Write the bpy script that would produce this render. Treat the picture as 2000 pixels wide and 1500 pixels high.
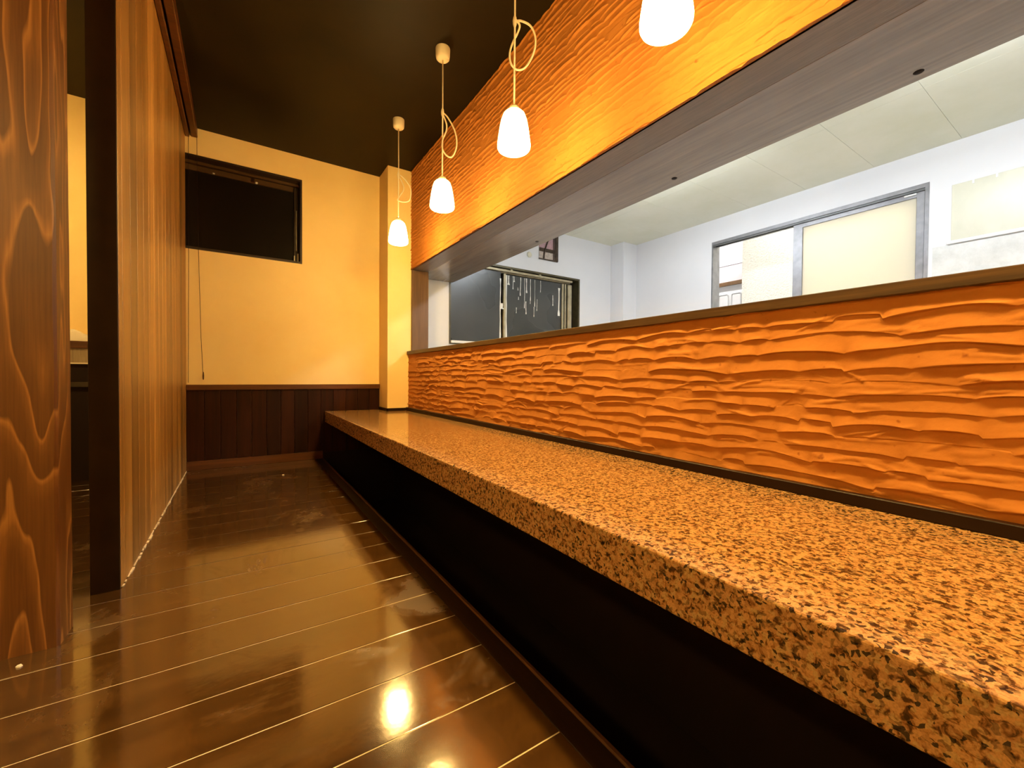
import bpy, bmesh, math, random
import numpy as np
from mathutils import Vector, Matrix, noise as mnoise

SC = bpy.context.scene
COL = SC.collection
for o in list(bpy.data.objects):
    bpy.data.objects.remove(o)

# ------------------------------------------------------------------ camera
cam_d = bpy.data.cameras.new('camera')
cam_d.sensor_width = 36.0
cam_d.sensor_fit = 'HORIZONTAL'
cam_d.lens = 812.67 / 2000 * 36.0
cam_d.clip_start = 0.02
cam = bpy.data.objects.new('camera', cam_d)
COL.objects.link(cam)
Rv = Vector((0.83695191, -0.54722662, 0.00738504))
Uv = Vector((0.00304707, 0.01815342, 0.99983057))
Fv = Vector((0.54726796, 0.8367876, -0.01686098))
M = Matrix(((Rv.x, Uv.x, -Fv.x, 0), (Rv.y, Uv.y, -Fv.y, 0), (Rv.z, Uv.z, -Fv.z, 0), (0, 0, 0, 1)))
M.translation = Vector((0, 0, 0.682))
cam.matrix_world = M
SC.camera = cam

# ------------------------------------------------------------------ world, exposure
w = bpy.data.worlds.new('night')
SC.world = w
w.use_nodes = True
w.node_tree.nodes['Background'].inputs[0].default_value = (0.02, 0.025, 0.04, 1)
w.node_tree.nodes['Background'].inputs[1].default_value = 0.1
SC.view_settings.view_transform = 'Standard'
SC.view_settings.look = 'None'
SC.view_settings.gamma = 1.0
SC.view_settings.use_curve_mapping = False
SC.view_settings.exposure = 0.0
PENDANT_GLOW = 100.0      # warm pendant shades
PENDANT_BULB = 1100.0
TUBE_GLOW = 92.0         # kitchen tubes
WARM = (1.0, 0.64, 0.20)

# ------------------------------------------------------------------ dimensions
D = 3.734        # far wall
ZC = 2.433       # dining ceiling
XO = 1.236       # upper plaster face
XW = 1.212       # lower plaster face
ZS = 1.596       # underside of the lintel
XS = 1.74        # kitchen edge of the lintel
YB = -1.8        # wall behind the camera
XL = -2.4        # left wall
XK = 4.15        # kitchen back wall
ZK = 2.338       # kitchen ceiling
ZT = 0.388       # counter top
XF = 0.588       # counter front
XP = 0.513       # end of the floor planks
XN = 0.576       # pit edge

# ------------------------------------------------------------------ material helpers
def srgb(r, g, b):
    f = lambda c: (c / 255) / 12.92 if c / 255 <= 0.04045 else ((c / 255 + 0.055) / 1.055) ** 2.4
    return (f(r), f(g), f(b), 1)

class N:
    def __init__(self, name):
        self.m = bpy.data.materials.new(name)
        self.m.use_nodes = True
        self.t = self.m.node_tree
        self.b = self.t.nodes['Principled BSDF']
    def add(self, kind, **k):
        n = self.t.nodes.new(kind)
        for a, v in k.items():
            setattr(n, a, v)
        return n
    def link(self, a, b):
        self.t.links.new(a, b)
    def coords(self, scale=(1, 1, 1), rand=False):
        tc = self.add('ShaderNodeTexCoord')
        mp = self.add('ShaderNodeMapping')
        mp.inputs['Scale'].default_value = scale
        self.link(tc.outputs['Object'], mp.inputs['Vector'])
        if rand:
            oi = self.add('ShaderNodeObjectInfo')
            mul = self.add('ShaderNodeMath', operation='MULTIPLY')
            mul.inputs[1].default_value = 37.0
            cb = self.add('ShaderNodeCombineXYZ')
            self.link(oi.outputs['Random'], mul.inputs[0])
            for i in range(3):
                self.link(mul.outputs[0], cb.inputs[i])
            self.link(cb.outputs[0], mp.inputs['Location'])
        return mp.outputs['Vector']
    def noise(self, vec, scale, detail=4, rough=0.55, dist=0.0):
        n = self.add('ShaderNodeTexNoise')
        n.inputs['Scale'].default_value = scale
        n.inputs['Detail'].default_value = detail
        n.inputs['Roughness'].default_value = rough
        n.inputs['Distortion'].default_value = dist
        self.link(vec, n.inputs['Vector'])
        return n.outputs['Fac']
    def ramp(self, fac, stops, interp='LINEAR'):
        r = self.add('ShaderNodeValToRGB')
        r.color_ramp.interpolation = interp
        el = r.color_ramp.elements
        while len(el) < len(stops):
            el.new(0.5)
        for e, (p, c) in zip(el, stops):
            e.position = p
            e.color = c if len(c) == 4 else (*c, 1)
        self.link(fac, r.inputs['Fac'])
        return r.outputs['Color']
    def mix(self, fac, a, b, mode='MIX'):
        n = self.add('ShaderNodeMix', data_type='RGBA', blend_type=mode)
        for s, v in ((0, fac), (6, a), (7, b)):
            if hasattr(v, 'is_linked'):
                self.link(v, n.inputs[s])
            else:
                n.inputs[s].default_value = v
        return n.outputs[2]
    def rng(self, fac, lo, hi, a=0.0, b=1.0):
        n = self.add('ShaderNodeMapRange')
        n.inputs['From Min'].default_value = a
        n.inputs['From Max'].default_value = b
        n.inputs['To Min'].default_value = lo
        n.inputs['To Max'].default_value = hi
        self.link(fac, n.inputs['Value'])
        return n.outputs['Result']
    def bump(self, h, strength, dist):
        n = self.add('ShaderNodeBump')
        n.inputs['Strength'].default_value = strength
        n.inputs['Distance'].default_value = dist
        self.link(h, n.inputs['Height'])
        self.link(n.outputs['Normal'], self.b.inputs['Normal'])
    def set(self, color=None, rough=None, spec=None, metal=None, coat=None, coat_rough=None):
        for key, v in (('Base Color', color), ('Roughness', rough), ('Specular IOR Level', spec),
                       ('Metallic', metal), ('Coat Weight', coat), ('Coat Roughness', coat_rough)):
            if v is None:
                continue
            if hasattr(v, 'is_linked'):
                self.link(v, self.b.inputs[key])
            else:
                self.b.inputs[key].default_value = v
        return self

def plain(name, color, rough=0.6, spec=0.5, metal=0.0, var=0.12, scale=8.0):
    n = N(name)
    v = n.coords()
    f = n.noise(v, scale, 5)
    dark = tuple(c * (1 - var) for c in color[:3]) + (1,)
    light = tuple(min(1, c * (1 + var)) for c in color[:3]) + (1,)
    n.set(color=n.ramp(f, [(0.3, dark), (0.7, light)]), rough=n.rng(f, rough * 0.9, min(1, rough * 1.1)), spec=spec, metal=metal)
    return n.m

def wood(name, dark, light, axis, rough=0.35, spec=0.5, grain=26.0, rand=True, vary=0.35, bump=0.15, coat=None, dist=0.6, fine=0.72):
    n = N(name)
    st = 0.05
    sc = [1, 1, 1]
    sc['XYZ'.index(axis)] = st
    v = n.coords(tuple(sc), rand)
    f1 = n.noise(v, grain, 6, 0.65, dist)
    f2 = n.noise(v, grain * 6, 3, 0.6)
    base = n.ramp(f1, [(0.28, dark), (0.72, light)])
    fine = n.ramp(f2, [(0.3, (fine, fine, fine)), (0.65, (1, 1, 1))])
    c = n.mix(1.0, base, fine, 'MULTIPLY')
    if rand:
        oi = n.add('ShaderNodeObjectInfo')
        k = n.rng(oi.outputs['Random'], 1 - vary, 1 + vary)
        cb = n.add('ShaderNodeCombineColor')
        for i in range(3):
            n.link(k, cb.inputs[i])
        c = n.mix(1.0, c, cb.outputs[0], 'MULTIPLY')
    n.set(color=c, rough=n.rng(f1, rough * 0.8, rough * 1.2), spec=spec)
    if coat:
        n.set(coat=coat, coat_rough=0.12)
    n.bump(f2, bump, 0.002)
    return n.m

def emis(name, color, strength):
    m = bpy.data.materials.new(name)
    m.use_nodes = True
    t = m.node_tree
    t.nodes.clear()
    e = t.nodes.new('ShaderNodeEmission')
    e.inputs[0].default_value = (*color, 1)
    e.inputs[1].default_value = strength
    o = t.nodes.new('ShaderNodeOutputMaterial')
    t.links.new(e.outputs[0], o.inputs[0])
    return m

# ------------------------------------------------------------------ materials
MT = {}
def build_materials():
    # dark glossy floor boards, worn in patches
    n = N('floor_board')
    v = n.coords((0.09, 1, 1), True)
    g = n.noise(v, 20, 6, 0.65, 0.5)
    col = n.ramp(g, [(0.25, (0.034, 0.0135, 0.003)), (0.75, (0.098, 0.043, 0.009))])
    tc = n.add('ShaderNodeNewGeometry')
    wv = tc.outputs['Position']
    wear = n.noise(wv, 2.6, 7, 0.7, 0.8)
    wr = n.ramp(wear, [(0.52, (0, 0, 0)), (0.62, (1, 1, 1))])
    col = n.mix(n.rng(wr, 0.0, 0.35), col, (0.13, 0.060, 0.014, 1))
    n.set(color=col, rough=n.rng(wr, 0.11, 0.32), spec=0.9, coat=1.0, coat_rough=0.10)
    bm_ = n.noise(wv, 7, 4, 0.6)
    n.bump(bm_, 0.16, 0.004)
    MT['floor'] = n.m
    MT['joint'] = plain('pale_joint', (0.75, 0.62, 0.42, 1), 0.7, 0.3)  # pale lines left between the floor boards
    # yellow plaster
    n = N('yellow_plaster')
    v = n.coords()
    f = n.noise(v, 1.6, 6, 0.6)
    f2 = n.noise(v, 260, 3, 0.6)
    n.set(color=n.ramp(f, [(0.3, (0.90, 0.66, 0.28)), (0.7, (0.95, 0.75, 0.36))]), rough=0.85, spec=0.2)
    n.bump(f2, 0.25, 0.0012)
    MT['yellow'] = n.m
    # orange combed plaster
    n = N('orange_plaster')
    v = n.coords()
    f = n.noise(v, 5, 6, 0.65)
    f2 = n.noise(v, 190, 4, 0.6)
    c = n.ramp(f, [(0.28, (0.41, 0.152, 0.026)), (0.72, (0.52, 0.205, 0.040))])
    sp = n.ramp(n.noise(v, 42, 2, 0.5), [(0.70, (1, 1, 1)), (0.80, (0.55, 0.42, 0.35))])
    n.set(color=n.mix(1.0, c, sp, 'MULTIPLY'), rough=0.8, spec=0.25)
    n.bump(f2, 0.3, 0.001)
    MT['orange'] = n.m
    # granite
    n = N('granite')
    v = n.coords()
    wob = n.add('ShaderNodeTexNoise')
    wob.inputs['Scale'].default_value = 90
    n.link(v, wob.inputs['Vector'])
    vv = n.add('ShaderNodeMix', data_type='VECTOR')
    vv.inputs[0].default_value = 0.010
    n.link(v, vv.inputs[4])
    n.link(wob.outputs['Color'], vv.inputs[5])
    vo = n.add('ShaderNodeTexVoronoi')
    vo.inputs['Scale'].default_value = 185
    n.link(vv.outputs[1], vo.inputs['Vector'])
    sep = n.add('ShaderNodeSeparateColor')
    n.link(vo.outputs['Color'], sep.inputs[0])
    c = n.ramp(sep.outputs[0], [(0.0, (0.05, 0.032, 0.020)), (0.10, (0.24, 0.14, 0.06)), (0.24, (0.43, 0.23, 0.095)),
                                (0.50, (0.52, 0.29, 0.12)), (0.82, (0.49, 0.32, 0.14))], 'CONSTANT')
    blot = n.ramp(n.noise(v, 95, 3, 0.6, 0.6), [(0.37, (0.18, 0.14, 0.11)), (0.43, (0.62, 0.53, 0.46)), (0.50, (1, 1, 1))])
    fine = n.ramp(n.noise(v, 420, 2, 0.5), [(0.3, (0.75, 0.75, 0.75)), (0.6, (1.08, 1.05, 1.0))])
    c = n.mix(1.0, c, blot, 'MULTIPLY')
    c = n.mix(1.0, c, fine, 'MULTIPLY')
    n.set(color=c, rough=0.13, spec=0.5)
    MT['granite'] = n.m
    MT['ceil'] = plain('dark_ceiling', (0.016, 0.0095, 0.0022, 1), 0.50, 0.12, var=0.3, scale=3)
    MT['panel'] = wood('partition_wood', (0.16, 0.070, 0.012, 1), (0.46, 0.240, 0.055, 1), 'Z', 0.40, 1.0, 15, vary=0.40, bump=0.03, dist=0.1, fine=0.88)
    MT['wains'] = wood('wainscot_wood', (0.014, 0.0030, 0.0009, 1), (0.040, 0.0090, 0.0022, 1), 'Z', 0.40, 0.15, 24, vary=0.35)
    MT['cap'] = wood('cap_wood', (0.06, 0.017, 0.004, 1), (0.15, 0.048, 0.011, 1), 'X', 0.38, 0.3, 24, rand=False)
    MT['cap_y'] = wood('bead_wood', (0.05, 0.018, 0.006, 1), (0.12, 0.045, 0.014, 1), 'Y', 0.38, 0.4, 24, rand=False)
    MT['darkwood'] = wood('dark_wood_y', (0.040, 0.024, 0.013, 1), (0.115, 0.072, 0.040, 1), 'Y', 0.30, 0.5, 26, rand=False)
    MT['lintel'] = wood('lintel_gloss', (0.21, 0.160, 0.112, 1), (0.36, 0.28, 0.205, 1), 'Y', 0.20, 0.9, 12, rand=False, bump=0.05)
    MT['lintel_front'] = wood('lintel_matt', (0.17, 0.128, 0.088, 1), (0.29, 0.225, 0.155, 1), 'Y', 0.36, 0.5, 30, rand=False, bump=0.3)
    MT['ledge'] = wood('ledge_wood', (0.034, 0.016, 0.005, 1), (0.105, 0.053, 0.017, 1), 'Y', 0.45, 0.4, 34, rand=False)
    MT['jamb'] = wood('jamb_wood', (0.12, 0.062, 0.024, 1), (0.20, 0.11, 0.048, 1), 'Z', 0.45, 0.4, 20, rand=False)
    MT['strip'] = plain('dark_strip', (0.016, 0.0060, 0.0026, 1), 0.4, 0.2)
    MT['nose'] = wood('nosing_wood', (0.010, 0.005, 0.003, 1), (0.032, 0.014, 0.006, 1), 'Y', 0.4, 0.4, 24, rand=False)
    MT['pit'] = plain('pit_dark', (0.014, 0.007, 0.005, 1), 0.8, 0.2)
    MT['endpost'] = plain('dark_endpost', (0.017, 0.0070, 0.0020, 1), 0.42, 0.18, var=0.25, scale=12)
    # timber post: cathedral grain and knots
    n = N('post_timber')
    v = n.coords((1, 1, 0.15))
    d = n.add('ShaderNodeTexNoise')
    d.inputs['Scale'].default_value = 5.5
    d.inputs['Detail'].default_value = 2.5
    n.link(v, d.inputs['Vector'])
    rings = n.add('ShaderNodeMath', operation='MULTIPLY')
    rings.inputs[1].default_value = 15.0
    n.link(d.outputs['Fac'], rings.inputs[0])
    fr = n.add('ShaderNodeMath', operation='FRACT')
    n.link(rings.outputs[0], fr.inputs[0])
    c = n.ramp(fr.outputs[0], [(0.0, (0.105, 0.036, 0.006)), (0.55, (0.128, 0.046, 0.008)), (0.82, (0.19, 0.075, 0.015)), (0.93, (0.34, 0.150, 0.036)), (1.0, (0.11, 0.038, 0.007))])
    fine = n.ramp(n.noise(n.coords((1, 1, 0.03)), 190, 3, 0.6), [(0.3, (0.70, 0.66, 0.62)), (0.65, (1, 1, 1))])
    c = n.mix(1.0, c, fine, 'MULTIPLY')
    kv = n.coords((1, 1, 0.62))
    kn = n.add('ShaderNodeTexVoronoi')
    kn.inputs['Scale'].default_value = 5.5
    n.link(kv, kn.inputs['Vector'])
    kf = n.ramp(kn.outputs['Distance'], [(0.05, (0.25, 0.16, 0.10)), (0.11, (1, 1, 1))])
    n.set(color=n.mix(1.0, c, kf, 'MULTIPLY'), rough=0.42, spec=0.45)
    n.bump(fr.outputs[0], 0.08, 0.002)
    MT['post'] = n.m
    MT['ivory'] = plain('ivory_plastic', (0.88, 0.80, 0.62, 1), 0.4, var=0.04)
    MT['cord'] = plain('cord_sheath', (0.88, 0.80, 0.62, 1), 0.5, var=0.04)
    MT['glow'] = emis('pendant_glass_lit', WARM, PENDANT_GLOW)
    # the bulb sits low in the shade, so the glass dims towards its neck
    t = MT['glow'].node_tree
    e = [q for q in t.nodes if q.type == 'EMISSION'][0]
    tc = t.nodes.new('ShaderNodeTexCoord')
    sp_ = t.nodes.new('ShaderNodeSeparateXYZ')
    mr = t.nodes.new('ShaderNodeMapRange')
    mr.inputs['To Min'].default_value = PENDANT_GLOW * 1.25
    mr.inputs['To Max'].default_value = PENDANT_GLOW * 0.30
    t.links.new(tc.outputs['Generated'], sp_.inputs[0])
    t.links.new(sp_.outputs[2], mr.inputs['Value'])
    t.links.new(mr.outputs[0], e.inputs[1])
    MT['bulb'] = emis('bulb_lit', WARM, PENDANT_BULB)
    MT['tube'] = emis('tube_lit', (0.90, 0.95, 1.0), TUBE_GLOW)
    MT['tube_added'] = emis('added_passage_tube', (1.0, 0.97, 0.92), TUBE_GLOW * 2.6)  # glow of the lamps added in the passage
    MT['glass_black'] = plain('night_glass', (0.006, 0.004, 0.003, 1), 0.22, 0.25)
    MT['sash'] = plain('brown_sash', (0.075, 0.038, 0.014, 1), 0.35, metal=0.3)
    MT['frame_dark'] = plain('window_frame_dark', (0.020, 0.009, 0.006, 1), 0.4)
    MT['steel'] = plain('worn_aluminium', (0.52, 0.50, 0.44, 1), 0.35, metal=0.8, var=0.15, scale=20)
    MT['pale'] = plain('pale_plate', (0.75, 0.68, 0.55, 1), 0.4, var=0.05)
    # kitchen
    n = N('kitchen_paint')
    v = n.coords()
    f = n.noise(v, 1.1, 5, 0.6)
    n.set(color=n.ramp(f, [(0.3, (0.70, 0.71, 0.74)), (0.7, (0.76, 0.765, 0.79))]), rough=0.6, spec=0.3)
    MT['kwall'] = n.m
    n = N('kitchen_ceiling_paint')
    v = n.coords()
    f = n.noise(v, 1.5, 6, 0.65)
    n.set(color=n.ramp(f, [(0.3, (0.70, 0.70, 0.55)), (0.7, (0.80, 0.79, 0.68))]), rough=0.55, spec=0.35)
    MT['kceil'] = n.m
    # black painted sheets with wipe marks
    n = N('black_sheet')
    v = n.coords()
    f = n.noise(v, 2.2, 2, 0.5)
    n.set(color=n.ramp(f, [(0.25, (0.024, 0.026, 0.024)), (0.75, (0.046, 0.046, 0.042))]), rough=n.rng(f, 0.24, 0.32), spec=0.6)
    MT['blacksheet'] = n.m
    MT['drip'] = plain('white_drip', (0.80, 0.78, 0.70, 1), 0.5, var=0.08)
    MT['olive'] = plain('olive_frame', (0.075, 0.060, 0.028, 1), 0.4, metal=0.3, var=0.3, scale=16)
    MT['bronze'] = plain('pale_bronze', (0.42, 0.36, 0.23, 1), 0.4, metal=0.4, var=0.2, scale=16)
    MT['alu'] = plain('grey_aluminium', (0.24, 0.24, 0.255, 1), 0.38, metal=0.45, var=0.2, scale=14)
    MT['alu_dark'] = plain('dark_aluminium', (0.11, 0.115, 0.115, 1), 0.4, metal=0.4, var=0.2, scale=14)
    # frosted pane
    m = bpy.data.materials.new('frosted_pane')
    m.use_nodes = True
    t = m.node_tree
    b = t.nodes['Principled BSDF']
    b.inputs['Base Color'].default_value = (0.93, 0.90, 0.80, 1)
    b.inputs['Roughness'].default_value = 0.35
    tr = t.nodes.new('ShaderNodeBsdfTranslucent')
    tr.inputs[0].default_value = (0.98, 0.95, 0.86, 1)
    mx = t.nodes.new('ShaderNodeMixShader')
    mx.inputs[0].default_value = 0.65
    t.links.new(b.outputs[0], mx.inputs[1])
    t.links.new(tr.outputs[0], mx.inputs[2])
    t.links.new(mx.outputs[0], t.nodes['Material Output'].inputs[0])
    MT['frost'] = m
    n = N('cream_stucco')
    v = n.coords()
    f2 = n.noise(v, 55, 4, 0.6)
    n.set(color=n.ramp(f2, [(0.3, (0.82, 0.79, 0.67)), (0.7, (0.90, 0.88, 0.79))]), rough=0.9, spec=0.2)
    n.bump(f2, 0.8, 0.012)
    MT['stucco'] = n.m
    MT['pink'] = plain('pink_grey_wall', (0.66, 0.58, 0.60, 1), 0.7, 0.2, var=0.03)
    MT['white'] = plain('white_paint', (0.82, 0.82, 0.82, 1), 0.5, var=0.03)
    n = N('greasy_board')
    v = n.coords((1, 1, 0.6))
    f = n.noise(v, 4.5, 6, 0.65)
    n.set(color=n.ramp(f, [(0.3, (0.58, 0.58, 0.46)), (0.7, (0.68, 0.66, 0.54))]), rough=0.3, spec=0.5)
    MT['board'] = n.m
    n = N('stained_render')
    v = n.coords()
    f = n.noise(v, 6, 7, 0.7)
    n.set(color=n.ramp(f, [(0.35, (0.56, 0.57, 0.55)), (0.65, (0.74, 0.75, 0.74))]), rough=0.7)
    MT['stain'] = n.m
    MT['duct'] = plain('sooty_duct', (0.055, 0.035, 0.022, 1), 0.4, metal=0.3, var=0.5, scale=30)
    MT['ductpale'] = plain('duct_lining', (0.50, 0.42, 0.36, 1), 0.4, var=0.3, scale=40)
    MT['ductpink'] = plain('duct_pink', (0.48, 0.30, 0.32, 1), 0.5, var=0.2, scale=40)
    MT['paper'] = plain('paper_scrap', (0.85, 0.82, 0.75, 1), 0.6, var=0.03)
    # thin plastic
    m = bpy.data.materials.new('thin_plastic')
    m.use_nodes = True
    t = m.node_tree
    b = t.nodes['Principled BSDF']
    b.inputs['Base Color'].default_value = (0.92, 0.88, 0.78, 1)
    b.inputs['Roughness'].default_value = 0.25
    tp = t.nodes.new('ShaderNodeBsdfTransparent')
    mx = t.nodes.new('ShaderNodeMixShader')
    mx.inputs[0].default_value = 0.35
    t.links.new(b.outputs[0], mx.inputs[1])
    t.links.new(tp.outputs[0], mx.inputs[2])
    t.links.new(mx.outputs[0], t.nodes['Material Output'].inputs[0])
    MT['plastic'] = m
    MT['greyboard'] = wood('grey_board', (0.20, 0.14, 0.08, 1), (0.42, 0.33, 0.22, 1), 'Z', 0.5, 0.4, 26, rand=False)
build_materials()

# ------------------------------------------------------------------ mesh helpers
def finish(name, bm, mat, parent=None, smooth=False, local=False):
    me = bpy.data.meshes.new(name)
    bmesh.ops.recalc_face_normals(bm, faces=bm.faces)
    bm.to_mesh(me)
    bm.free()
    if mat is not None:
        me.materials.append(MT[mat])
    if smooth:
        for p in me.polygons:
            p.use_smooth = True
    o = bpy.data.objects.new(name, me)
    COL.objects.link(o)
    if parent is not None:
        o.parent = parent
        if not local:
            o.matrix_parent_inverse = Matrix.Translation(-parent_world(parent))
    return o

def parent_world(p):
    v = Vector((0, 0, 0))
    if p.parent is None:
        return p.location.copy()
    return Vector((0, 0, 0)) if p.type == 'MESH' else p.location.copy()

def add_box(bm, lo, hi, bevel=0.0, seg=1):
    r = bmesh.ops.create_cube(bm, size=1.0)
    vs = r['verts']
    for v in vs:
        for i in range(3):
            v.co[i] = lo[i] + (v.co[i] + 0.5) * (hi[i] - lo[i])
    if bevel > 0:
        es = list({e for v in vs for e in v.link_edges})
        bmesh.ops.bevel(bm, geom=es, offset=bevel, segments=seg, affect='EDGES', profile=0.5)

def box(name, lo, hi, mat, parent=None, bevel=0.0, seg=1):
    bm = bmesh.new()
    add_box(bm, lo, hi, bevel, seg)
    return finish(name, bm, mat, parent)

def boxes(name, lst, mat, parent=None, bevel=0.0):
    bm = bmesh.new()
    for lo, hi in lst:
        add_box(bm, lo, hi, bevel)
    return finish(name, bm, mat, parent)

def add_lathe(bm, prof, seg=32, center=(0, 0, 0), axis='Z'):
    rows = []
    for r, z in prof:
        row = []
        for k in range(seg):
            a = 2 * math.pi * k / seg
            p = (r * math.cos(a), r * math.sin(a), z)
            if axis == 'Y':
                p = (p[0], p[2], p[1])
            if axis == 'X':
                p = (p[2], p[0], p[1])
            row.append(bm.verts.new((p[0] + center[0], p[1] + center[1], p[2] + center[2])))
        rows.append(row)
    for a, b in zip(rows, rows[1:]):
        for k in range(seg):
            bm.faces.new((a[k], a[(k + 1) % seg], b[(k + 1) % seg], b[k]))
    return rows

def lathe(name, prof, mat, parent=None, seg=32, center=(0, 0, 0), axis='Z', cap=(False, False), local=False):
    bm = bmesh.new()
    rows = add_lathe(bm, prof, seg, center, axis)
    if cap[0]:
        bm.faces.new(rows[0])
    if cap[1]:
        bm.faces.new(rows[-1])
    return finish(name, bm, mat, parent, smooth=True, local=local)

def tube(name, pts, r, mat, parent=None, seg=8, local=False):
    bm = bmesh.new()
    pts = [Vector(p) for p in pts]
    rows = []
    prev = None
    for i, p in enumerate(pts):
        d = (pts[min(i + 1, len(pts) - 1)] - pts[max(i - 1, 0)]).normalized()
        if prev is None:
            up = Vector((1, 0, 0)) if abs(d.x) < 0.9 else Vector((0, 1, 0))
            n1 = d.cross(up).normalized()
        else:
            n1 = (prev - d * prev.dot(d)).normalized()
        prev = n1
        n2 = d.cross(n1)
        rows.append([bm.verts.new(p + (n1 * math.cos(2 * math.pi * k / seg) + n2 * math.sin(2 * math.pi * k / seg)) * r) for k in range(seg)])
    for a, b in zip(rows, rows[1:]):
        for k in range(seg):
            bm.faces.new((a[k], a[(k + 1) % seg], b[(k + 1) % seg], b[k]))
    bm.faces.new(rows[0])
    bm.faces.new(rows[-1])
    return finish(name, bm, mat, parent, smooth=True, local=local)

def spline(ctrl, n=12):
    P = [Vector(c) for c in ctrl]
    out = []
    for i in range(len(P) - 1):
        p0, p1, p2, p3 = P[max(i - 1, 0)], P[i], P[i + 1], P[min(i + 2, len(P) - 1)]
        for k in range(n):
            t = k / n
            out.append(0.5 * ((2 * p1) + (p2 - p0) * t + (2 * p0 - 5 * p1 + 4 * p2 - p3) * t * t + (3 * p1 - p0 - 3 * p2 + p3) * t ** 3))
    out.append(P[-1])
    return out

def struct(o):
    o['kind'] = 'structure'
    return o

def tag(o, label, cat, group=None):
    o['label'] = label
    o['category'] = cat
    if group:
        o['group'] = group
    return o

def thing(name, label, cat, loc=(0, 0, 0), group=None):
    e = bpy.data.objects.new(name, None)
    e.empty_display_size = 0.05
    COL.objects.link(e)
    e.location = loc
    return tag(e, label, cat, group)

def copy_part(src, parent, loc):
    c = src.copy()
    COL.objects.link(c)
    c.parent = parent
    c.matrix_parent_inverse = src.matrix_parent_inverse.copy()
    c.location = loc
    return c

def wall_with_hole(name, mat, axis, a0, a1, lo, hi, hole):
    """wall slab with one rectangular opening; axis is the thickness axis, hole=(u0,u1,z0,z1)"""
    u0, u1, z0, z1 = hole
    L = []
    if axis == 'Y':
        f = lambda ua, ub, za, zb: L.append(((ua, a0, za), (ub, a1, zb)))
    else:
        f = lambda ua, ub, za, zb: L.append(((a0, ua, za), (a1, ub, zb)))
    f(lo[0], u0, lo[1], hi[1])
    f(u1, hi[0], lo[1], hi[1])
    f(u0, u1, lo[1], z0)
    f(u0, u1, z1, hi[1])
    return struct(boxes(name, L, mat))

# ------------------------------------------------------------------ floor
sub = struct(box('floor', (XL, YB, -0.12), (XN - 0.002, D, -0.0012), 'joint'))
PITCH = 0.155
first = None
k0 = int(math.floor((YB - 1.075) / PITCH))
k1 = int(math.ceil((D - 1.075) / PITCH))
for k in range(k0, k1):
    y0 = 1.075 + k * PITCH
    if y0 < YB - 0.001 or y0 > D - 0.02:
        continue
    y1 = min(y0 + PITCH - 0.0030, D)
    if first is None or y1 - y0 < PITCH - 0.01:
        bm = bmesh.new()
        add_box(bm, (XL, 0, -0.004), (XP, y1 - y0, 0.0), 0.0006)
        o = finish('plank', bm, 'floor', sub)
        o.location = (0, y0, 0)
        if first is None:
            first = o
    else:
        copy_part(first, sub, (0, y0, 0))
box('shaded_nosing', (XP + 0.0002, YB, -0.045), (XN - 0.013, D - 0.015, 0.0005), 'nose', sub, 0.001)  # edge board toned dark to carry the counter's shadow
box('edge_bead', (XN - 0.013, YB, -0.045), (XN, D - 0.015, 0.004), 'cap_y', sub, 0.003)
# sunken foot well below the counter
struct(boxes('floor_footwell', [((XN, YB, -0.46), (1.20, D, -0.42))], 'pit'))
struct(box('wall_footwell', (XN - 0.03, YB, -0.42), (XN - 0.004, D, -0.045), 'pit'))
struct(box('wall_footwell_end', (XN - 0.004, D - 0.012, -0.42), (1.16, D - 0.0005, 0.296), 'pit'))  # dark panel added over the yellow wall so the shaded end stays black
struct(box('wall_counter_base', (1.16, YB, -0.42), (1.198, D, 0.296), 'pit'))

# ------------------------------------------------------------------ dining room shell
struct(box('ceiling', (XL - 0.1, YB - 0.1, ZC), (XS, D + 0.15, ZC + 0.1), 'ceil'))
WX0, WX1, WZ0, WZ1 = -0.62, 0.42, 1.575, 2.241
wall_with_hole('wall_far', 'yellow', 'Y', D, D + 0.14, (XL - 0.1, -0.5), (1.30, ZC), (WX0, WX1, WZ0, WZ1))
struct(box('wall_left', (XL - 0.1, YB - 0.1, -0.1), (XL, D, ZC), 'yellow'))
struct(box('wall_back', (XL - 0.1, YB - 0.1, -0.5), (XS, YB, ZC), 'yellow'))
struct(box('wall_column', (1.033, 3.485, 0.39), (1.238, D, ZC), 'yellow', bevel=0.002))

# wainscot and skirting on the far wall
cap = struct(box('trim_1', (-0.318, D - 0.030, 0.571), (1.033, D, 0.610), 'cap', bevel=0.002))
bp0 = None
x = -0.318 + 0.005
xs = [-0.318]
xx = 0.075 - 0.0965 * 4
while xx < 1.03:
    if xx > -0.31:
        xs.append(xx)
    xx += 0.0965
xs.append(1.033)
for a, b in zip(xs, xs[1:]):
    if bp0 is None or abs((b - a) - 0.0965) > 0.002:
        bm = bmesh.new()
        add_box(bm, (0.0008, D - 0.014, 0.05), (b - a - 0.0008, D - 0.001, 0.572), 0.0018)
        o = finish('board', bm, 'wains', cap)
        o.location = (a, 0, 0)
        if abs((b - a) - 0.0965) <= 0.002:
            bp0 = o
    else:
        copy_part(bp0, cap, (a, 0, 0))
struct(box('baseboard_far', (-0.318, D - 0.026, 0.0), (XN - 0.006, D, 0.062), 'cap', bevel=0.002))

# ------------------------------------------------------------------ combed plaster
def snoise(a, b):
    return mnoise.noise(Vector((a, b, 0.37)))

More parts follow.
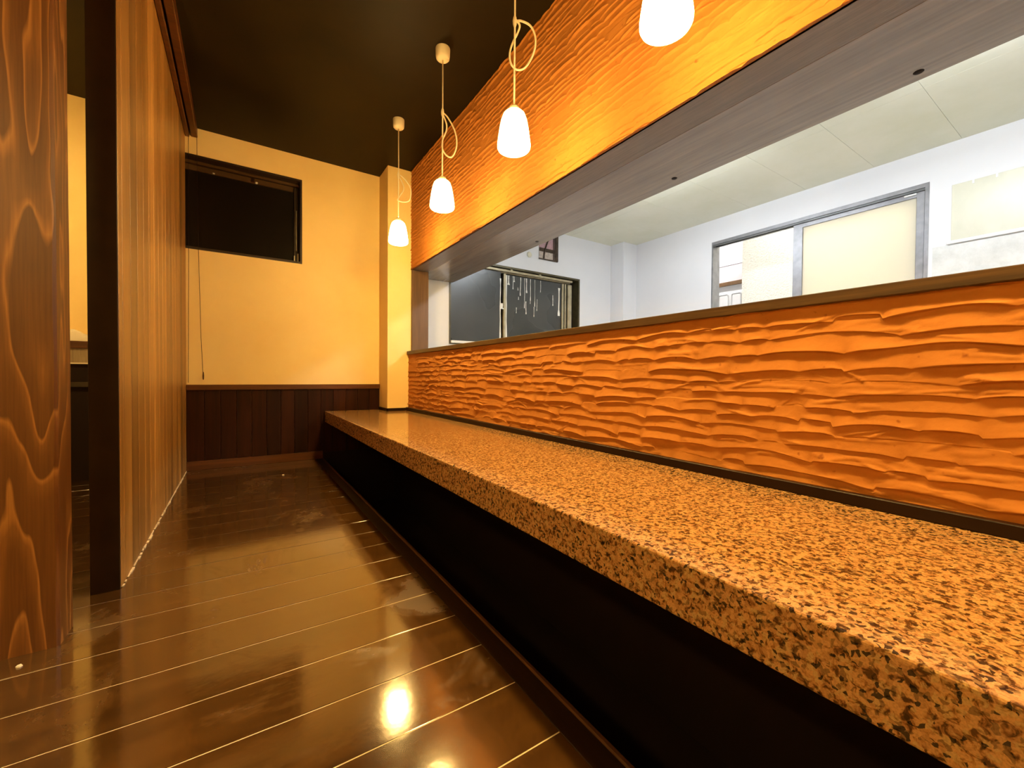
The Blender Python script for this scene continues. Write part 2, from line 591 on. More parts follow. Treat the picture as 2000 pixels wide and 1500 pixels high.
def plaster(name, X, ylo, yhi, zlo, zhi, pitch, depth, seed, nt):
    rnd = random.Random(seed)
    ys = np.concatenate([np.arange(ylo, -0.25, 0.03), np.arange(-0.25, yhi, 0.005), [yhi]])
    ny = len(ys)
    nb = int(round((zhi - zlo) / pitch)) + 2
    lips, deps = [], []
    for k in range(nb + 1):
        zb = zhi + pitch * 0.6 - k * pitch
        lip = np.empty(ny)
        dep = np.empty(ny)
        # strokes
        edges = [ylo - 0.3 + rnd.random() * 0.25]
        while edges[-1] < yhi + 0.1:
            edges.append(edges[-1] + (rnd.uniform(0.05, 0.13) if rnd.random() < 0.55 else rnd.uniform(0.13, 0.30)))
        par = [(rnd.uniform(0.16, 0.40), rnd.uniform(-0.16, 0.16), rnd.uniform(0.55, 1.25) if rnd.random() > 0.12 else rnd.uniform(0.12, 0.35), rnd.uniform(-0.12, 0.12), rnd.uniform(0.3, 0.7)) for _ in edges]
        j = 0
        for i, y in enumerate(ys):
            while edges[j + 1] < y:
                j += 1
            L = edges[j + 1] - edges[j]
            s = (y - edges[j]) / L
            arch, tilt, dp, off, pk = par[j]
            arch *= min(1.0, L / 0.18)
            ss = s / pk * 0.5 if s < pk else 0.5 + (s - pk) / (1 - pk) * 0.5
            hump = 1 - abs(2 * ss - 1) ** 2.4
            drift = 0.55 * snoise(y * 1.1 + seed, k * 0.33) + 0.16 * snoise(y * 9 + seed, k * 2.1)
            lip[i] = zb + pitch * (arch * (hump - 0.6) + tilt * (s - 0.5) + off + drift)
            e = min(y - edges[j], edges[j + 1] - y)
            dep[i] = dp * (0.30 + 0.70 * min(1, max(0, e / 0.022)) ** 0.8)
        lips.append(lip)
        deps.append(dep)
    lips = np.array(lips)
    deps = np.array(deps)
    for k in range(1, nb + 1):          # keep the bands in order
        lips[k] = np.minimum(lips[k], lips[k - 1] - pitch * 0.28)
    # short stray ridges
    T = np.array([0.0, 0.06, 0.16, 0.28, 0.41, 0.54, 0.66, 0.77, 0.86, 0.93, 0.985] if nt > 10 else [0.0, 0.08, 0.22, 0.40, 0.57, 0.73, 0.86, 0.94, 0.985])
    rows_z, rows_h = [], []
    for k in range(nb):
        for t in T:
            z = lips[k] + t * (lips[k + 1] - lips[k])
            pr = 0.06 * min(1, t * 8) + 0.94 * t ** 1.8
            band = (lips[k] - lips[k + 1]) / pitch
            h = depth * pr * deps[k + 1] * np.clip(band, 0.35, 1.25)
            h = h + depth * 0.25 * (1 - t) * (1 - np.clip(deps[k], 0, 1))
            rows_z.append(z)
            rows_h.append(h)
    Z = np.array(rows_z)
    H = np.array(rows_h)
    Yg = np.broadcast_to(ys, Z.shape)
    nr = int((yhi + 0.2) * (zhi - zlo) * 260)
    for _ in range(nr):
        cy, cz = rnd.uniform(-0.1, yhi), rnd.uniform(zlo, zhi)
        if rnd.random() > 0.35 + 0.65 * (snoise(cy * 2.0 + 7, cz * 5) > 0.05):
            continue
        ln, th, an = (rnd.uniform(0.05, 0.12), rnd.uniform(0.0016, 0.0026), rnd.gauss(0.0, 0.05)) if rnd.random() < 0.45 else (rnd.uniform(0.015, 0.06), rnd.uniform(0.0018, 0.0032), rnd.gauss(0.0, 0.28) - (0.7 if rnd.random() < 0.2 else 0))
        hh = rnd.uniform(0.0015, 0.0045)
        i0, i1 = np.searchsorted(ys, [cy - ln, cy + ln])
        if i1 <= i0:
            continue
        sub_y = Yg[:, i0:i1] - cy
        sub_z = Z[:, i0:i1] - cz
        u = sub_y * math.cos(an) + sub_z * math.sin(an)
        v = -sub_y * math.sin(an) + sub_z * math.cos(an) + 6 * u * u * rnd.uniform(-0.4, 0.6)
        H[:, i0:i1] += hh * np.exp(-(v / th) ** 2) * np.clip(1 - (u / ln) ** 4, 0, 1)
    rs = np.random.RandomState(seed)
    rough = rs.normal(0, 1, H.shape)
    rough = (rough + np.roll(rough, 1, 1) + np.roll(rough, -1, 1) + np.roll(rough, 1, 0)) / 2
    H += 0.00022 * rough
    Z = np.clip(Z, zlo, zhi)
    Z = np.vstack([Z[:1] * 0 + zhi, Z, Z[:1] * 0 + zlo])
    H = np.vstack([H[:1] * 0 - 0.012, H, H[:1] * 0 - 0.012])
    Yg = np.broadcast_to(ys, Z.shape)
    verts = np.stack([X - H, Yg, Z], -1).reshape(-1, 3)
    nrw = Z.shape[0]
    i = np.arange(nrw - 1)[:, None] * ny + np.arange(ny - 1)[None, :]
    quads = np.stack([i, i + ny, i + ny + 1, i + 1], -1).reshape(-1, 4)
    # drop rows squeezed flat by the clip
    zz = verts[:, 2]
    row = quads[:, 0] // ny
    keep = ((zz[quads].max(1) - zz[quads].min(1)) > 1e-6) | (row == 0) | (row == nrw - 2)
    quads = quads[keep]
    me = bpy.data.meshes.new(name)
    me.vertices.add(len(verts))
    me.vertices.foreach_set('co', verts.astype(np.float32).ravel())
    me.loops.add(len(quads) * 4)
    me.loops.foreach_set('vertex_index', quads.astype(np.int32).ravel())
    me.polygons.add(len(quads))
    me.polygons.foreach_set('loop_start', (np.arange(len(quads)) * 4).astype(np.int32))
    me.polygons.foreach_set('loop_total', np.full(len(quads), 4, np.int32))
    me.update(calc_edges=True)
    me.validate()
    me.materials.append(MT['orange'])
    o = bpy.data.objects.new(name, me)
    COL.objects.link(o)
    return o

up_core = struct(box('wall_right_upper', (XO + 0.006, YB, ZS + 0.03), (XS, D - 0.0005, ZC), 'kwall'))
pu = plaster('plaster', XO + 0.001, YB, 3.487, ZS, ZC - 0.0, 0.0275, 0.0085, 11, 9)
pu.parent = up_core
lo_core = struct(box('wall_right_lower', (XW + 0.006, YB, 0.30), (1.50, 3.49, 0.866), 'kwall'))
pl = plaster('plaster', XW + 0.004, YB, 3.487, 0.405, 0.868, 0.0345, 0.0080, 5, 12)
pl.parent = lo_core

# lintel underside: matt front board and glossy board behind
lin = struct(box('trim_2', (XO + 0.003, YB, ZS), (1.387, D - 0.0005, ZS + 0.03), 'lintel_front', bevel=0.0015))
bk = box('soffit_board', (1.388, YB, ZS + 0.001), (XS, D - 0.0005, ZS + 0.03), 'lintel', lin, 0.0015)
for hx, hy in ((1.668, 1.205), (1.680, 2.273), (1.690, 0.39)):
    lathe('bolt_hole', [(0.0001, -0.0005), (0.011, -0.0008), (0.013, 0.0012)], 'pit', lin, 14, (hx, hy, ZS))
# ledge on the low wall, jamb at its end, dark strip on the counter
struct(box('trim_3', (1.199, YB, 0.868), (1.56, 3.487, 0.896), 'ledge', bevel=0.002))
struct(box('trim_4', (1.239, 3.472, 0.894), (1.388, D, ZS), 'jamb', bevel=0.0015))
struct(box('trim_5', (1.192, YB, ZT), (1.214, 3.487, 0.416), 'strip', bevel=0.002))
struct(boxes('trim_6', [((1.024, 3.474, ZT), (1.214, 3.487, 0.412)), ((1.022, 3.474, ZT), (1.034, D - 0.03, 0.412))], 'strip'))

# ------------------------------------------------------------------ granite counter
ct = thing('counter', 'long polished orange granite counter in front of the textured orange wall', 'counter', (0.9, 1.0, 0.296))
bm = bmesh.new()
add_box(bm, (XF, YB, 0.2966), (1.20, D - 0.001, ZT), 0.005, 3)
finish('slab', bm, 'granite', ct)

# ------------------------------------------------------------------ wooden partition, end post, timber post
part = struct(box('wall_partition', (-0.372, 1.80, 0.0), (-0.328, D - 0.002, ZC), 'panel'))
yy = [1.778, 1.829, 1.951]
while yy[-1] < D - 0.13:
    yy.append(yy[-1] + 0.120)
yy.append(D - 0.003)
for a, b in zip(yy, yy[1:]):
    bm = bmesh.new()
    add_box(bm, (-0.330, a + 0.0008, 0.001), (-0.318, b - 0.0008, ZC - 0.001), 0.0022)
    finish('board', bm, 'panel', part)
# rough pale line where the boards meet the floor
bm = bmesh.new()
rnd = random.Random(3)
y = 1.79
prevv = None
while y < D - 0.03:
    s = rnd.uniform(0.0015, 0.0045)
    add_box(bm, (-0.319, y, 0.0), (-0.316 + s * rnd.uniform(0.3, 1.4), y + rnd.uniform(0.012, 0.03), s), 0)
    y += rnd.uniform(0.02, 0.045)
finish('filler_bead', bm, 'joint', part)
ep = struct(box('trim_7', (-0.388, 1.770, 0.0), (-0.3195, 1.800, ZC), 'endpost', bevel=0.001))

bm = bmesh.new()
px0, px1, py0, py1 = -0.505, -0.380, 1.479, 1.585
nz = 60
rows = []
for i in range(nz + 1):
    z = ZC * i / nz
    wn = 0.004 * mnoise.noise(Vector((0.3, 1.7, z * 3.0))) + 0.0015 * mnoise.noise(Vector((2.3, 0.7, z * 11.0)))
    c = 0.006 + 0.002 * mnoise.noise(Vector((5.3, 0.7, z * 5.0)))
    ring = [(px0 + c, py0), (px1 - c + wn, py0), (px1 + wn * 0.25, py0 + c), (px1 + wn * 0.25, py1 - c), (px1 - c, py1), (px0 + c, py1), (px0, py1 - c), (px0, py0 + c)]
    rows.append([bm.verts.new((a, b, z)) for a, b in ring])
for a, b in zip(rows, rows[1:]):
    for k in range(8):
        bm.faces.new((a[k], a[(k + 1) % 8], b[(k + 1) % 8], b[k]))
bm.faces.new(rows[0])
bm.faces.new(rows[-1])
tag(finish('timber_post', bm, 'post'), 'reddish brown square timber post with bold grain at the left edge', 'post')

# rail with pull cords along the top of the partition
rl = thing('blind_rail', 'brown wooden rail along the top of the plank partition with thin pull cords', 'rail', (-0.28, 2.6, 2.36))
box('headrail', (-0.284, 1.80, 2.360), (-0.246, D - 0.010, ZC - 0.001), 'cap', rl, 0.004)
box('side_rail', (-0.317, 1.80, 2.352), (-0.292, D - 0.010, ZC - 0.001), 'cap', rl, 0.004)
c1 = tube('pull_cord', [(-0.297, D - 0.022, 2.36), (-0.299, D - 0.024, 1.6), (-0.305, D - 0.022, 0.625)], 0.0016, 'strip', rl, 6)
c2 = tube('pull_cord', [(-0.250, D - 0.022, 2.37), (-0.246, D - 0.024, 1.7), (-0.232, D - 0.022, 0.95), (-0.222, D - 0.022, 0.70)], 0.0016, 'strip', rl, 6)
lathe('toggle', [(0.001, 0.0), (0.004, 0.006), (0.005, 0.03), (0.003, 0.055), (0.001, 0.058)], 'cap', rl, 10, (-0.220, D - 0.022, 0.645))

# bench ledge in the next booth seen through the gap, with a plastic bag on it
bn = thing('bench_back', 'wooden rail and grey board backrest glimpsed between the two posts', 'bench', (-0.95, D - 0.1, 0))
box('rail', (-1.6, D - 0.06, 0.842), (-0.40, D - 0.002, 0.887), 'cap', bn, 0.003)
box('board', (-1.6, D - 0.05, 0.752), (-0.40, D - 0.004, 0.842), 'greyboard', bn, 0.001)
box('edge_strip', (-1.6, D - 0.058, 0.744), (-0.40, D - 0.004, 0.752), 'pale', bn)
box('base', (-1.6, D - 0.045, 0.0), (-0.40, D - 0.006, 0.744), 'pit', bn)
box('lower_rail', (-1.6, D - 0.060, 0.600), (-0.40, D - 0.045, 0.630), 'nose', bn)
bm = bmesh.new()
G = 14
grid = []
for i in range(G + 1):
    row = []
    for j in range(G + 1):
        u, v = i / G, j / G
        r = max(0, 1 - ((2 * u - 1) ** 2 + (2 * v - 1) ** 2) ** 0.5)
        z = 0.888 + 0.075 * r ** 0.7 + 0.018 * mnoise.noise(Vector((u * 6, v * 6, 1.0))) * (r > 0)
        row.append(bm.verts.new((-0.985 + 0.22 * u, D - 0.056 + 0.05 * v, max(0.8885, z))))
    grid.append(row)
for i in range(G):
    for j in range(G):
        bm.faces.new((grid[i][j], grid[i + 1][j], grid[i + 1][j + 1], grid[i][j + 1]))
tag(finish('plastic_bag', bm, 'plastic'), 'crumpled pale plastic lying on the wooden rail between the posts', 'plastic bag')

# ------------------------------------------------------------------ black window in the far wall
win = struct(boxes('window_1', [((WX0, D - 0.008, WZ0), (WX1, D + 0.13, WZ0 + 0.014)), ((WX0, D - 0.008, WZ1 - 0.014), (WX1, D + 0.13, WZ1)),
                               ((WX0, D - 0.008, WZ0 + 0.014), (WX0 + 0.014, D + 0.13, WZ1 - 0.014)), ((WX1 - 0.014, D - 0.008, WZ0 + 0.014), (WX1, D + 0.13, WZ1 - 0.014))], 'frame_dark'))
box('track', (WX0 + 0.014, D + 0.062, WZ1 - 0.034), (WX1 - 0.014, D + 0.12, WZ1 - 0.014), 'sash', win, 0.002)
box('sash_rail', (WX0 + 0.014, D + 0.085, WZ1 - 0.075), (WX1 - 0.052, D + 0.110, WZ1 - 0.036), 'sash', win, 0.002)
box('sash_rail', (WX0 + 0.014, D + 0.085, WZ0 + 0.014), (WX1 - 0.014, D + 0.110, WZ0 + 0.040), 'frame_dark', win, 0.002)
box('sash_stile', (WX1 - 0.050, D + 0.080, WZ0 + 0.014), (WX1 - 0.016, D + 0.112, WZ1 - 0.036), 'frame_dark', win, 0.002)
box('stay_bar', (WX1 - 0.038, D + 0.068, WZ0 + 0.115), (WX1 - 0.030, D + 0.080, WZ1 - 0.225), 'steel', win, 0.002)
box('hinge', (WX1 - 0.052, D + 0.062, WZ0 + 0.020), (WX1 - 0.044, D + 0.080, WZ0 + 0.075), 'steel', win, 0.001)
box('hinge', (WX1 - 0.028, D + 0.060, WZ0 + 0.016), (WX1 - 0.018, D + 0.080, WZ0 + 0.095), 'steel', win, 0.001)
box('latch', (0.080, D + 0.070, WZ1 - 0.068), (0.100, D + 0.086, WZ1 - 0.040), 'strip', win, 0.003)
box('latch', (0.104, D + 0.070, WZ1 - 0.076), (0.122, D + 0.086, WZ1 - 0.064), 'pale', win, 0.003)
box('latch', (-0.165, D + 0.074, WZ1 - 0.074), (-0.150, D + 0.086, WZ1 - 0.066), 'pale', win, 0.002)
box('plate', (0.045, D + 0.066, WZ0 + 0.0145), (0.170, D + 0.082, WZ0 + 0.028), 'pale', win, 0.001)
box('pane', (WX0 + 0.014, D + 0.096, WZ0 + 0.030), (WX1 - 0.050, D + 0.101, WZ1 - 0.07), 'glass_black', win)
struct(box('wall_outside', (WX0 - 0.1, D + 0.14, WZ0 - 0.1), (WX1 + 0.1, D + 0.16, WZ1 + 0.1), 'pit'))

# ------------------------------------------------------------------ kitchen shell
KX0, KX1, KZ0, KZ1 = 1.705, 3.394, 1.00, 1.850
wall_with_hole('wall_kitchen_end', 'kwall', 'Y', D, D + 0.14, (1.30, -0.1), (XK + 0.14, ZC), (KX0, KX1, KZ0, KZ1))
KY0, KY1, KV0, KV1 = 0.885, 2.530, 0.95, 2.105
wall_with_hole('wall_kitchen_back', 'kwall', 'X', XK, XK + 0.14, (YB, 0.0), (D, ZK + 0.1), (KY0, KY1, KV0, KV1))
struct(box('wall_kitchen_column', (3.915, 3.523, 0.0), (XK, D, ZK), 'kwall', bevel=0.002))
struct(box('wall_kitchen_near', (XS, YB - 0.1, -0.1), (XK + 0.14, YB, ZK + 0.1), 'kwall'))
struct(box('floor_kitchen', (1.50, YB, -0.1), (XK + 0.14, D, 0.0), 'stain'))
kc = struct(box('ceiling_kitchen', (XS - 0.01, YB, ZK + 0.008), (XK + 0.14, D + 0.14, ZK + 0.06), 'kceil'))
seams = [0.728 + 0.47 * k for k in range(-6, 7)]
ce = [YB] + [s for s in seams if YB + 0.05 < s < D - 0.05] + [D]
for a, b in zip(ce, ce[1:]):
    for xa, xb in ((XS, 2.33), (2.33, 3.25), (3.25, XK)):
        box('ceiling_panel', (xa + 0.0006, a + 0.0006, ZK), (xb - 0.0006, b - 0.0006, ZK + 0.008), 'kceil', kc, 0.0006)

# tube lights on the kitchen ceiling
for i, (ty, lab) in enumerate(((2.05, 'white two tube ceiling light over the far half of the kitchen'), (0.25, 'white two tube ceiling light over the near half of the kitchen'))):
    t = thing('tube_light', lab, 'ceiling light', (2.72, ty, ZK), 'kitchen ceiling lights')
    box('housing', (2.62, ty - 0.62, ZK - 0.035), (2.82, ty + 0.62, ZK - 0.0005), 'white', t, 0.006)
    for dx in (-0.05, 0.05):
        tube('lamp_tube', [(2.72 + dx, ty - 0.58, ZK - 0.058), (2.72 + dx, ty, ZK - 0.058), (2.72 + dx, ty + 0.58, ZK - 0.058)], 0.014, 'tube', t, 10)
        for s in (-1, 1):
            box('socket', (2.72 + dx - 0.014, ty + s * 0.595 - 0.015, ZK - 0.075), (2.72 + dx + 0.014, ty + s * 0.595 + 0.015, ZK - 0.034), 'white', t, 0.002)

# black sliding window in the kitchen end wall
w2 = struct(boxes('window_2', [((KX0, D - 0.006, KZ0 + 0.02), (KX0 + 0.016, D + 0.13, KZ1 - 0.02)), ((KX1 - 0.020, D - 0.006, KZ0 + 0.02), (KX1, D + 0.13, KZ1 - 0.02)),
                              ((KX0, D - 0.006, KZ1 - 0.020), (KX1, D + 0.13, KZ1)), ((KX0, D - 0.006, KZ0 - 0.0), (KX1, D + 0.13, KZ0 + 0.02))], 'olive'))
for ya, za in ((0.012, 0.052), (0.050, 0.060), (0.088, 0.060)):
    box('track', (KX0 + 0.016, D + ya, KZ1 - za), (KX1 - 0.10, D + ya + 0.022, KZ1 - 0.030), 'bronze', w2, 0.002)
for kx in (2.42, 2.80):
    box('track_clip', (kx, D + 0.010, KZ1 - 0.050), (kx + 0.03, D + 0.05, KZ1 - 0.018), 'bronze', w2)
box('sill', (KX0 + 0.016, D - 0.02, KZ0 + 0.012), (KX1 - 0.02, D + 0.06, KZ0 + 0.036), 'white', w2, 0.003)
box('sheet', (KX0 + 0.018, D + 0.020, KZ0 + 0.036), (2.305, D + 0.030, KZ1 - 0.062), 'blacksheet', w2, 0.002)
box('sheet', (2.385, D + 0.062, KZ0 + 0.03), (3.23, D + 0.072, KZ1 - 0.066), 'blacksheet', w2, 0.002)
box('sash_stile', (2.360, D + 0.050, KZ0 + 0.03), (2.388, D + 0.080, KZ1 - 0.062), 'bronze', w2, 0.002)
box('sash_stile', (3.165, D + 0.046, KZ0 + 0.03), (3.190, D + 0.060, KZ1 - 0.07), 'bronze', w2, 0.002)
box('sash_stile', (3.205, D + 0.040, KZ0 + 0.03), (3.222, D + 0.060, KZ1 - 0.07), 'bronze', w2, 0.002)
box('sash_stile', (3.245, D + 0.030, KZ0 + 0.03), (3.300, D + 0.060, KZ1 - 0.075), 'bronze', w2, 0.003)
box('backing', (KX0, D + 0.10, KZ0), (KX1, D + 0.12, KZ1), 'pit', w2)
rnd = random.Random(8)
# paint runs on the sheets
def paint_run(x, z0, z1, wd, yf):
    bm = bmesh.new()
    n = 9
    L, R = [], []
    for i in range(n + 1):
        t = i / n
        z = z0 + (z1 - z0) * t
        c = x + 0.006 * mnoise.noise(Vector((x * 50, z * 9, 2.0)))
        hw = wd * (0.35 + 0.65 * abs(mnoise.noise(Vector((x * 31, z * 26, 5.0)))) + (0.35 if i == 0 or i > n - 2 else 0))
        L.append(bm.verts.new((c - hw, yf, z)))
        R.append(bm.verts.new((c + hw, yf, z)))
    m_ = [bm.verts.new((((a.co.x + b.co.x) / 2), yf - 0.003, a.co.z)) for a, b in zip(L, R)]
    for i in range(n):
        bm.faces.new((L[i], m_[i], m_[i + 1], L[i + 1]))
        bm.faces.new((m_[i], R[i], R[i + 1], m_[i + 1]))
    finish('paint_run', bm, 'drip', w2)
zt = KZ1 - 0.075
for x0, ln, wd in ((2.43, 0.10, 0.016), (2.485, 0.14, 0.007), (2.50, 0.06, 0.010), (2.585, 0.20, 0.008), (2.64, 0.33, 0.006), (2.665, 0.16, 0.010),
                   (2.72, 0.24, 0.007), (2.78, 0.30, 0.005), (2.86, 0.13, 0.005)):
    paint_run(x0, zt, zt - ln, wd, D + 0.0615)
for x0, z0, ln, wd in ((2.66, 1.52, 0.14, 0.008), (2.77, 1.47, 0.11, 0.007), (2.81, 1.56, 0.13, 0.006), (2.55, 1.66, 0.03, 0.008), (2.56, 1.56, 0.03, 0.009),
                       (2.53, 1.44, 0.06, 0.006), (2.72, 1.58, 0.08, 0.005), (3.04, 1.63, 0.12, 0.007)):
    paint_run(x0, z0, z0 - ln, wd, D + 0.0615)
paint_run(2.40, zt, 1.05, 0.014, D + 0.0612)
paint_run(3.13, zt - 0.05, 1.40, 0.020, D + 0.0610)
paint_run(2.300, 1.72, 1.06, 0.012, D + 0.0195)
paint_run(2.320, 1.46, 1.40, 0.026, D + 0.0195)

# duct opening and round cap above it
vo = thing('duct_opening', 'dark sooty duct opening with pinkish lining high on the kitchen wall', 'vent', (2.92, D, 2.0))
boxes('frame', [((3.000, D - 0.02, 2.000), (3.050, D + 0.03, 2.300)), ((2.780, D - 0.012, 1.996), (3.050, D - 0.0005, 2.010))], 'duct', vo, 0.003)
box('lining', (2.785, D - 0.008, 2.008), (3.002, D - 0.001, 2.120), 'ductpale', vo)
box('lining', (2.785, D - 0.008, 2.120), (3.002, D - 0.001, 2.300), 'ductpink', vo)
tube('pipe', spline([(2.845, D - 0.016, 2.01), (2.852, D - 0.016, 2.08), (2.875, D - 0.016, 2.15), (2.93, D - 0.016, 2.28)]), 0.009, 'duct', vo)
box('flange', (2.785, D - 0.014, 2.085), (3.002, D - 0.004, 2.125), 'duct', vo, 0.002)
tube('pipe', [(2.985, D - 0.013, 2.01), (2.985, D - 0.013, 2.15), (2.985, D - 0.013, 2.30)], 0.006, 'duct', vo)
tag(lathe('pipe_cap', [(0.0005, -0.012), (0.022, -0.011), (0.030, -0.006), (0.032, -0.0005)], 'board', None, 20, (2.655, D, 2.022), 'Y'), 'small round grey cap on the white kitchen wall above the black window', 'cap')

# aluminium window in the kitchen back wall
w3 = struct(boxes('window_3', [((XK - 0.004, KY0, KV1 - 0.03), (XK + 0.12, KY1, KV1)), ((XK - 0.004, KY0, KV0), (XK + 0.12, KY1, KV0 + 0.03)),
                              ((XK - 0.004, KY1 - 0.014, KV0 + 0.03), (XK + 0.12, KY1, KV1 - 0.03)), ((XK - 0.004, KY0, KV0 + 0.03), (XK + 0.12, KY0 + 0.022, KV1 - 0.03))], 'alu'))
box('track_lip', (XK + 0.004, KY0 + 0.02, KV1 - 0.046), (XK + 0.016, KY1 - 0.012, KV1 - 0.028), 'alu_dark', w3)
box('track_lip', (XK + 0.055, KY0 + 0.02, KV1 - 0.042), (XK + 0.064, KY1 - 0.012, KV1 - 0.028), 'alu_dark', w3)
def sash(y0, y1, xf, st0, st1, top):
    s = box('sash', (xf, y0, KV1 - 0.046 - top), (xf + 0.026, y1, KV1 - 0.034), 'alu', w3, 0.002)
    box('stile', (xf - 0.001, y0, KV0 + 0.03), (xf + 0.027, y0 + st0, KV1 - 0.036), 'alu', s, 0.002)
    box('stile', (xf - 0.001, y1 - st1, KV0 + 0.03), (xf + 0.027, y1, KV1 - 0.036), 'alu', s, 0.002)
    box('bottom_rail', (xf, y0, KV0 + 0.03), (xf + 0.026, y1, KV0 + 0.09), 'alu', s, 0.002)
    return s
sA = sash(0.912, 1.772, XK + 0.020, 0.045, 0.075, 0.035)
box('pane', (XK + 0.031, 0.955, KV0 + 0.088), (XK + 0.036, 1.70, KV1 - 0.080), 'frost', sA)
sB = sash(0.925, 1.772, XK + 0.072, 0.045, 0.045, 0.030)
box('pane', (XK + 0.083, 0.968, KV0 + 0.088), (XK + 0.088, 1.73, KV1 - 0.080), 'frost', sB)
box('catch', (XK + 0.008, 0.955, KV1 - 0.062), (XK + 0.020, 1.025, KV1 - 0.050), 'white', w3, 0.003)

# passage behind that window
st = struct(box('wall_passage', (4.95, YB, 0.0), (5.10, 2.64, 2.9), 'stucco'))
pk = struct(box('wall_passage_far', (5.75, 1.5, 0.0), (5.90, 5.6, 2.9), 'pink'))
box('wall_joint', (5.746, 1.5, 2.265), (5.751, 5.6, 2.272), 'alu', pk)
struct(box('wall_passage_end', (4.15, 5.5, 0.0), (5.9, 5.6, 2.9), 'white'))
struct(box('wall_passage_near', (4.29, YB - 0.1, 0.0), (5.1, YB, 2.9), 'stucco'))
struct(box('ceiling_passage', (4.29, YB - 0.1, 2.9), (5.9, 5.6, 3.0), 'white'))
struct(box('floor_passage', (4.29, YB - 0.1, -0.1), (5.9, 5.6, 0.0), 'stain'))
d1 = struct(box('door_1', (5.735, 3.02, 0.0), (5.752, 4.2, 1.98), 'white'))
box('door_lintel', (5.700, 2.98, 1.98), (5.752, 4.25, 2.03), 'jamb', d1)
for yb in (3.06, 3.24, 3.42):
    box('door_panel', (5.722, yb, 0.2), (5.736, yb + 0.13, 1.86), 'white', d1, 0.02, 3)
t = thing('tube_light', 'unseen ceiling light added to brighten the passage behind the frosted window', 'ceiling light', (4.62, 1.6, 2.9), 'added passage lights')  # added lamp, out of view, to brighten what the window shows
box('housing', (4.55, 1.0, 2.865), (4.69, 2.2, 2.8995), 'white', t, 0.005)
tube('lamp_tube', [(4.62, 1.03, 2.846), (4.62, 1.6, 2.846), (4.62, 2.17, 2.846)], 0.016, 'tube_added', t, 10)
t = thing('tube_light', 'unseen ceiling light added to brighten the far end of the passage', 'ceiling light', (5.3, 3.6, 2.9), 'added passage lights')  # second added lamp, brightens the pink wall and door
box('housing', (5.23, 3.0, 2.865), (5.37, 4.2, 2.8995), 'white', t, 0.005)
tube('lamp_tube', [(5.30, 3.03, 2.846), (5.30, 3.6, 2.846), (5.30, 4.17, 2.846)], 0.016, 'tube_added', t, 10)

# greasy board and stained strip right of that window
wb = tag(box('wall_board', (XK - 0.006, -0.6, 1.652), (XK - 0.0003, 0.771, 2.036), 'board', None, 0.001), 'greenish beige splash board on the kitchen wall right of the aluminium window', 'board')
for yb in (0.665, 0.560, 0.30, 0.05):
    box('clip', (XK - 0.009, yb, 2.012), (XK - 0.0062, yb + 0.010, 2.036), 'white', wb)
tag(box('wall_strip', (XK - 0.020, -0.6, 1.628), (XK - 0.0003, 0.790, 1.651), 'white', None, 0.004), 'thin white ledge strip under the beige splash board', 'ledge')
tag(box('stained_panel', (XK - 0.003, -0.6, 0.9), (XK - 0.0003, 0.862, 1.627), 'stain', None), 'grey stained wall patch below the beige splash board', 'panel')

# ------------------------------------------------------------------ pendants
SHADE = [(0.024, 0.150), (0.034, 0.147), (0.0425, 0.138), (0.0505, 0.116), (0.0570, 0.084), (0.0620, 0.050), (0.0655, 0.022), (0.0650, 0.010), (0.0615, 0.003), (0.0570, 0.000),
         (0.0540, 0.003), (0.0600, 0.012), (0.0610, 0.024), (0.0575, 0.055), (0.0500, 0.100), (0.0400, 0.128), (0.024, 0.142)]
def pendant(x, y, label, loop, shade_z=1.582):
    t = thing('pendant_lamp', label, 'lamp', (x, y, ZC), 'pendant lamps in a row over the counter')
    sz = shade_z - ZC
    lathe('canopy', [(0.0005, 0.0), (0.038, 0.0), (0.0385, -0.004), (0.0375, -0.040), (0.0355, -0.052), (0.030, -0.058), (0.010, -0.061), (0.004, -0.062)], 'ivory', t, 28, cap=(False, True), local=True)
    cd = tube('cord', [(0, 0, -0.060), (0.0005, 0, -0.3), (0, 0, sz + 0.17)], 0.0038, 'cord', t, 8, local=True)
    if loop:
        tube('cord_loop', spline(loop, 10), 0.0040, 'cord', cd, 8, local=True)
        kz = loop[0][2]
        lathe('knot', [(0.003, kz + 0.022), (0.0065, kz + 0.012), (0.0085, kz), (0.0075, kz - 0.014), (0.0035, kz - 0.026)], 'cord', cd, 12, local=True)
    lathe('lamp_holder', [(0.004, sz + 0.174), (0.012, sz + 0.173), (0.019, sz + 0.168), (0.023, sz + 0.160), (0.025, sz + 0.149)], 'ivory', t, 24, local=True)
    sh = lathe('lamp_shade', [(r, z + sz) for r, z in SHADE], 'glow', t, 32, local=True)
    bl = lathe('bulb', [(0.0005, sz + 0.030), (0.014, sz + 0.034), (0.024, sz + 0.046), (0.027, sz + 0.060), (0.023, sz + 0.078), (0.014, sz + 0.095), (0.012, sz + 0.14)], 'bulb', t, 20, local=True)
    return t
a = Vector((Rv.x, Rv.y, 0)).normalized()          # loops hang roughly sideways
def lp(pts):
    return [(a.x * u + 0.004 * math.sin(i), a.y * u + 0.006 * math.cos(i * 1.3), z) for i, (u, z) in enumerate(pts)]
pendant(0.913, 2.835, 'farthest glowing white glass pendant lamp, hanging in front of the yellow column',
        lp([(0.004, -0.372), (0.024, -0.385), (0.066, -0.440), (0.084, -0.485), (0.080, -0.545), (0.040, -0.555), (-0.004, -0.545), (0.004, -0.520), (0.032, -0.470), (0.024, -0.420), (0.002, -0.375)]), 1.592)
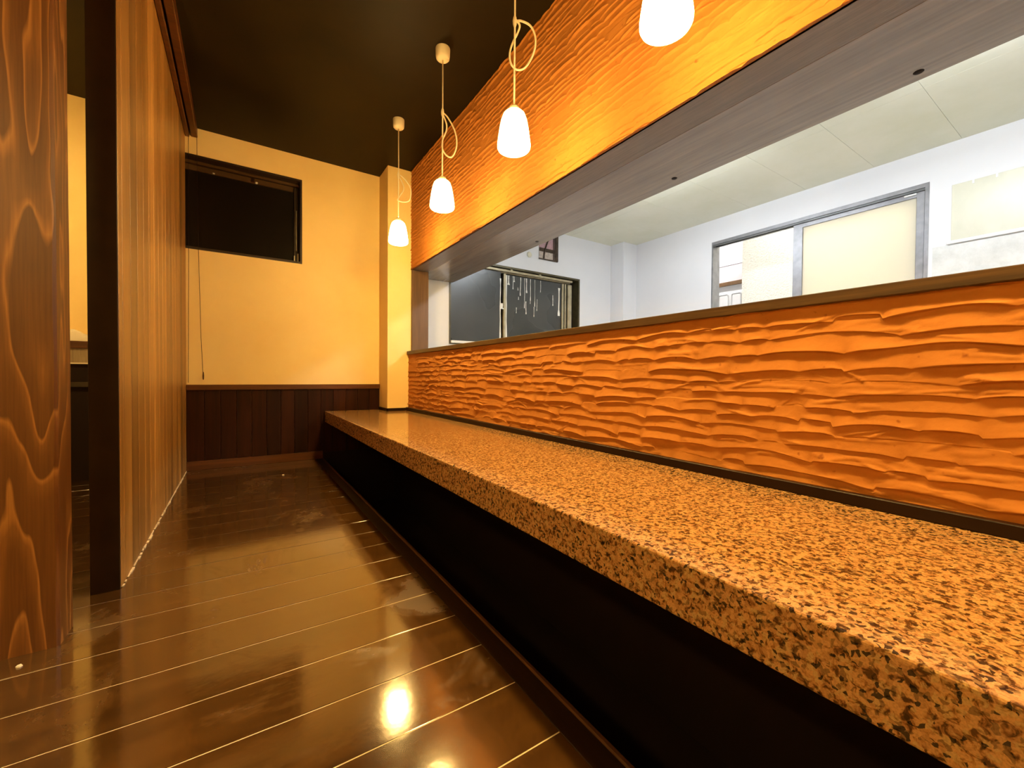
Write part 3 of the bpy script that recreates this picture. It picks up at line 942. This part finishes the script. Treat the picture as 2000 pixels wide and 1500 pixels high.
pendant(0.913, 2.095, 'second glowing pendant lamp from the yellow column, with a narrow knotted cord loop',
        lp([(0.004, -0.335), (0.028, -0.365), (0.062, -0.440), (0.074, -0.515), (0.058, -0.570), (0.030, -0.565), (0.002, -0.530), (-0.004, -0.485), (0.014, -0.440), (0.022, -0.400), (0.012, -0.360), (0.0, -0.340)]))
pendant(0.913, 1.395, 'glowing pendant lamp with a large round cord loop, third from the yellow column',
        lp([(0.003, -0.345), (0.022, -0.342), (0.058, -0.368), (0.080, -0.420), (0.077, -0.475), (0.048, -0.525), (0.010, -0.535), (-0.020, -0.512), (-0.024, -0.470), (-0.006, -0.425), (0.016, -0.390), (0.022, -0.365), (0.004, -0.347)]))
pendant(0.913, 0.690, 'nearest glowing pendant lamp, cut off by the top edge of the picture', None, 1.575)
pendant(0.913, -0.02, 'glowing pendant lamp over the near end of the counter, outside the picture', None)
pendant(0.913, -0.73, 'glowing pendant lamp at the rear end of the counter, outside the picture', None)
# a lamp of the same kind lights the next booth
t = pendant(-1.06, 3.08, 'glowing pendant lamp in the neighbouring booth behind the posts', None, 1.75)
t['group'] = 'pendant lamps over the other tables'
for yy_, lab in ((0.75, 'glowing pendant lamp over the table left of the timber post, outside the picture'),
                 (-0.25, 'glowing pendant lamp over the middle of the left hand tables, outside the picture'),
                 (-1.15, 'glowing pendant lamp in the rear left corner of the room, outside the picture')):
    t = pendant(-1.10, yy_, lab, None, 1.60)
    t['group'] = 'pendant lamps over the other tables'

# ------------------------------------------------------------------ scraps on the floor
def scrap(name, x, y, z, s, label, seed):
    r = random.Random(seed)
    bm = bmesh.new()
    top = [bm.verts.new((x + s * math.cos(k * 1.047) * r.uniform(0.6, 1.1), y + s * math.sin(k * 1.047) * r.uniform(0.6, 1.1), z + 0.0015 + s * r.uniform(0.1, 0.5))) for k in range(6)]
    bot = [bm.verts.new((v.co.x, v.co.y, z + 0.0003)) for v in top]
    bm.faces.new(top)
    bm.faces.new(bot)
    for k in range(6):
        bm.faces.new((top[k], top[(k + 1) % 6], bot[(k + 1) % 6], bot[k]))
    tag(finish(name, bm, 'paper'), label, 'scrap', 'paper scraps on the floor')
scrap('paper_scrap', 0.245, 3.223, 0, 0.011, 'tiny white paper scrap on the floor near the far wall', 1)
scrap('paper_scrap', -0.432, 1.424, 0, 0.006, 'tiny white paper scrap on the floor at the foot of the timber post', 2)
tag(box('toothpick', (0.588, 1.00, -0.4195), (0.5905, 1.06, -0.417), 'paper', None), 'thin pale toothpick lying in the dark foot well', 'toothpick')
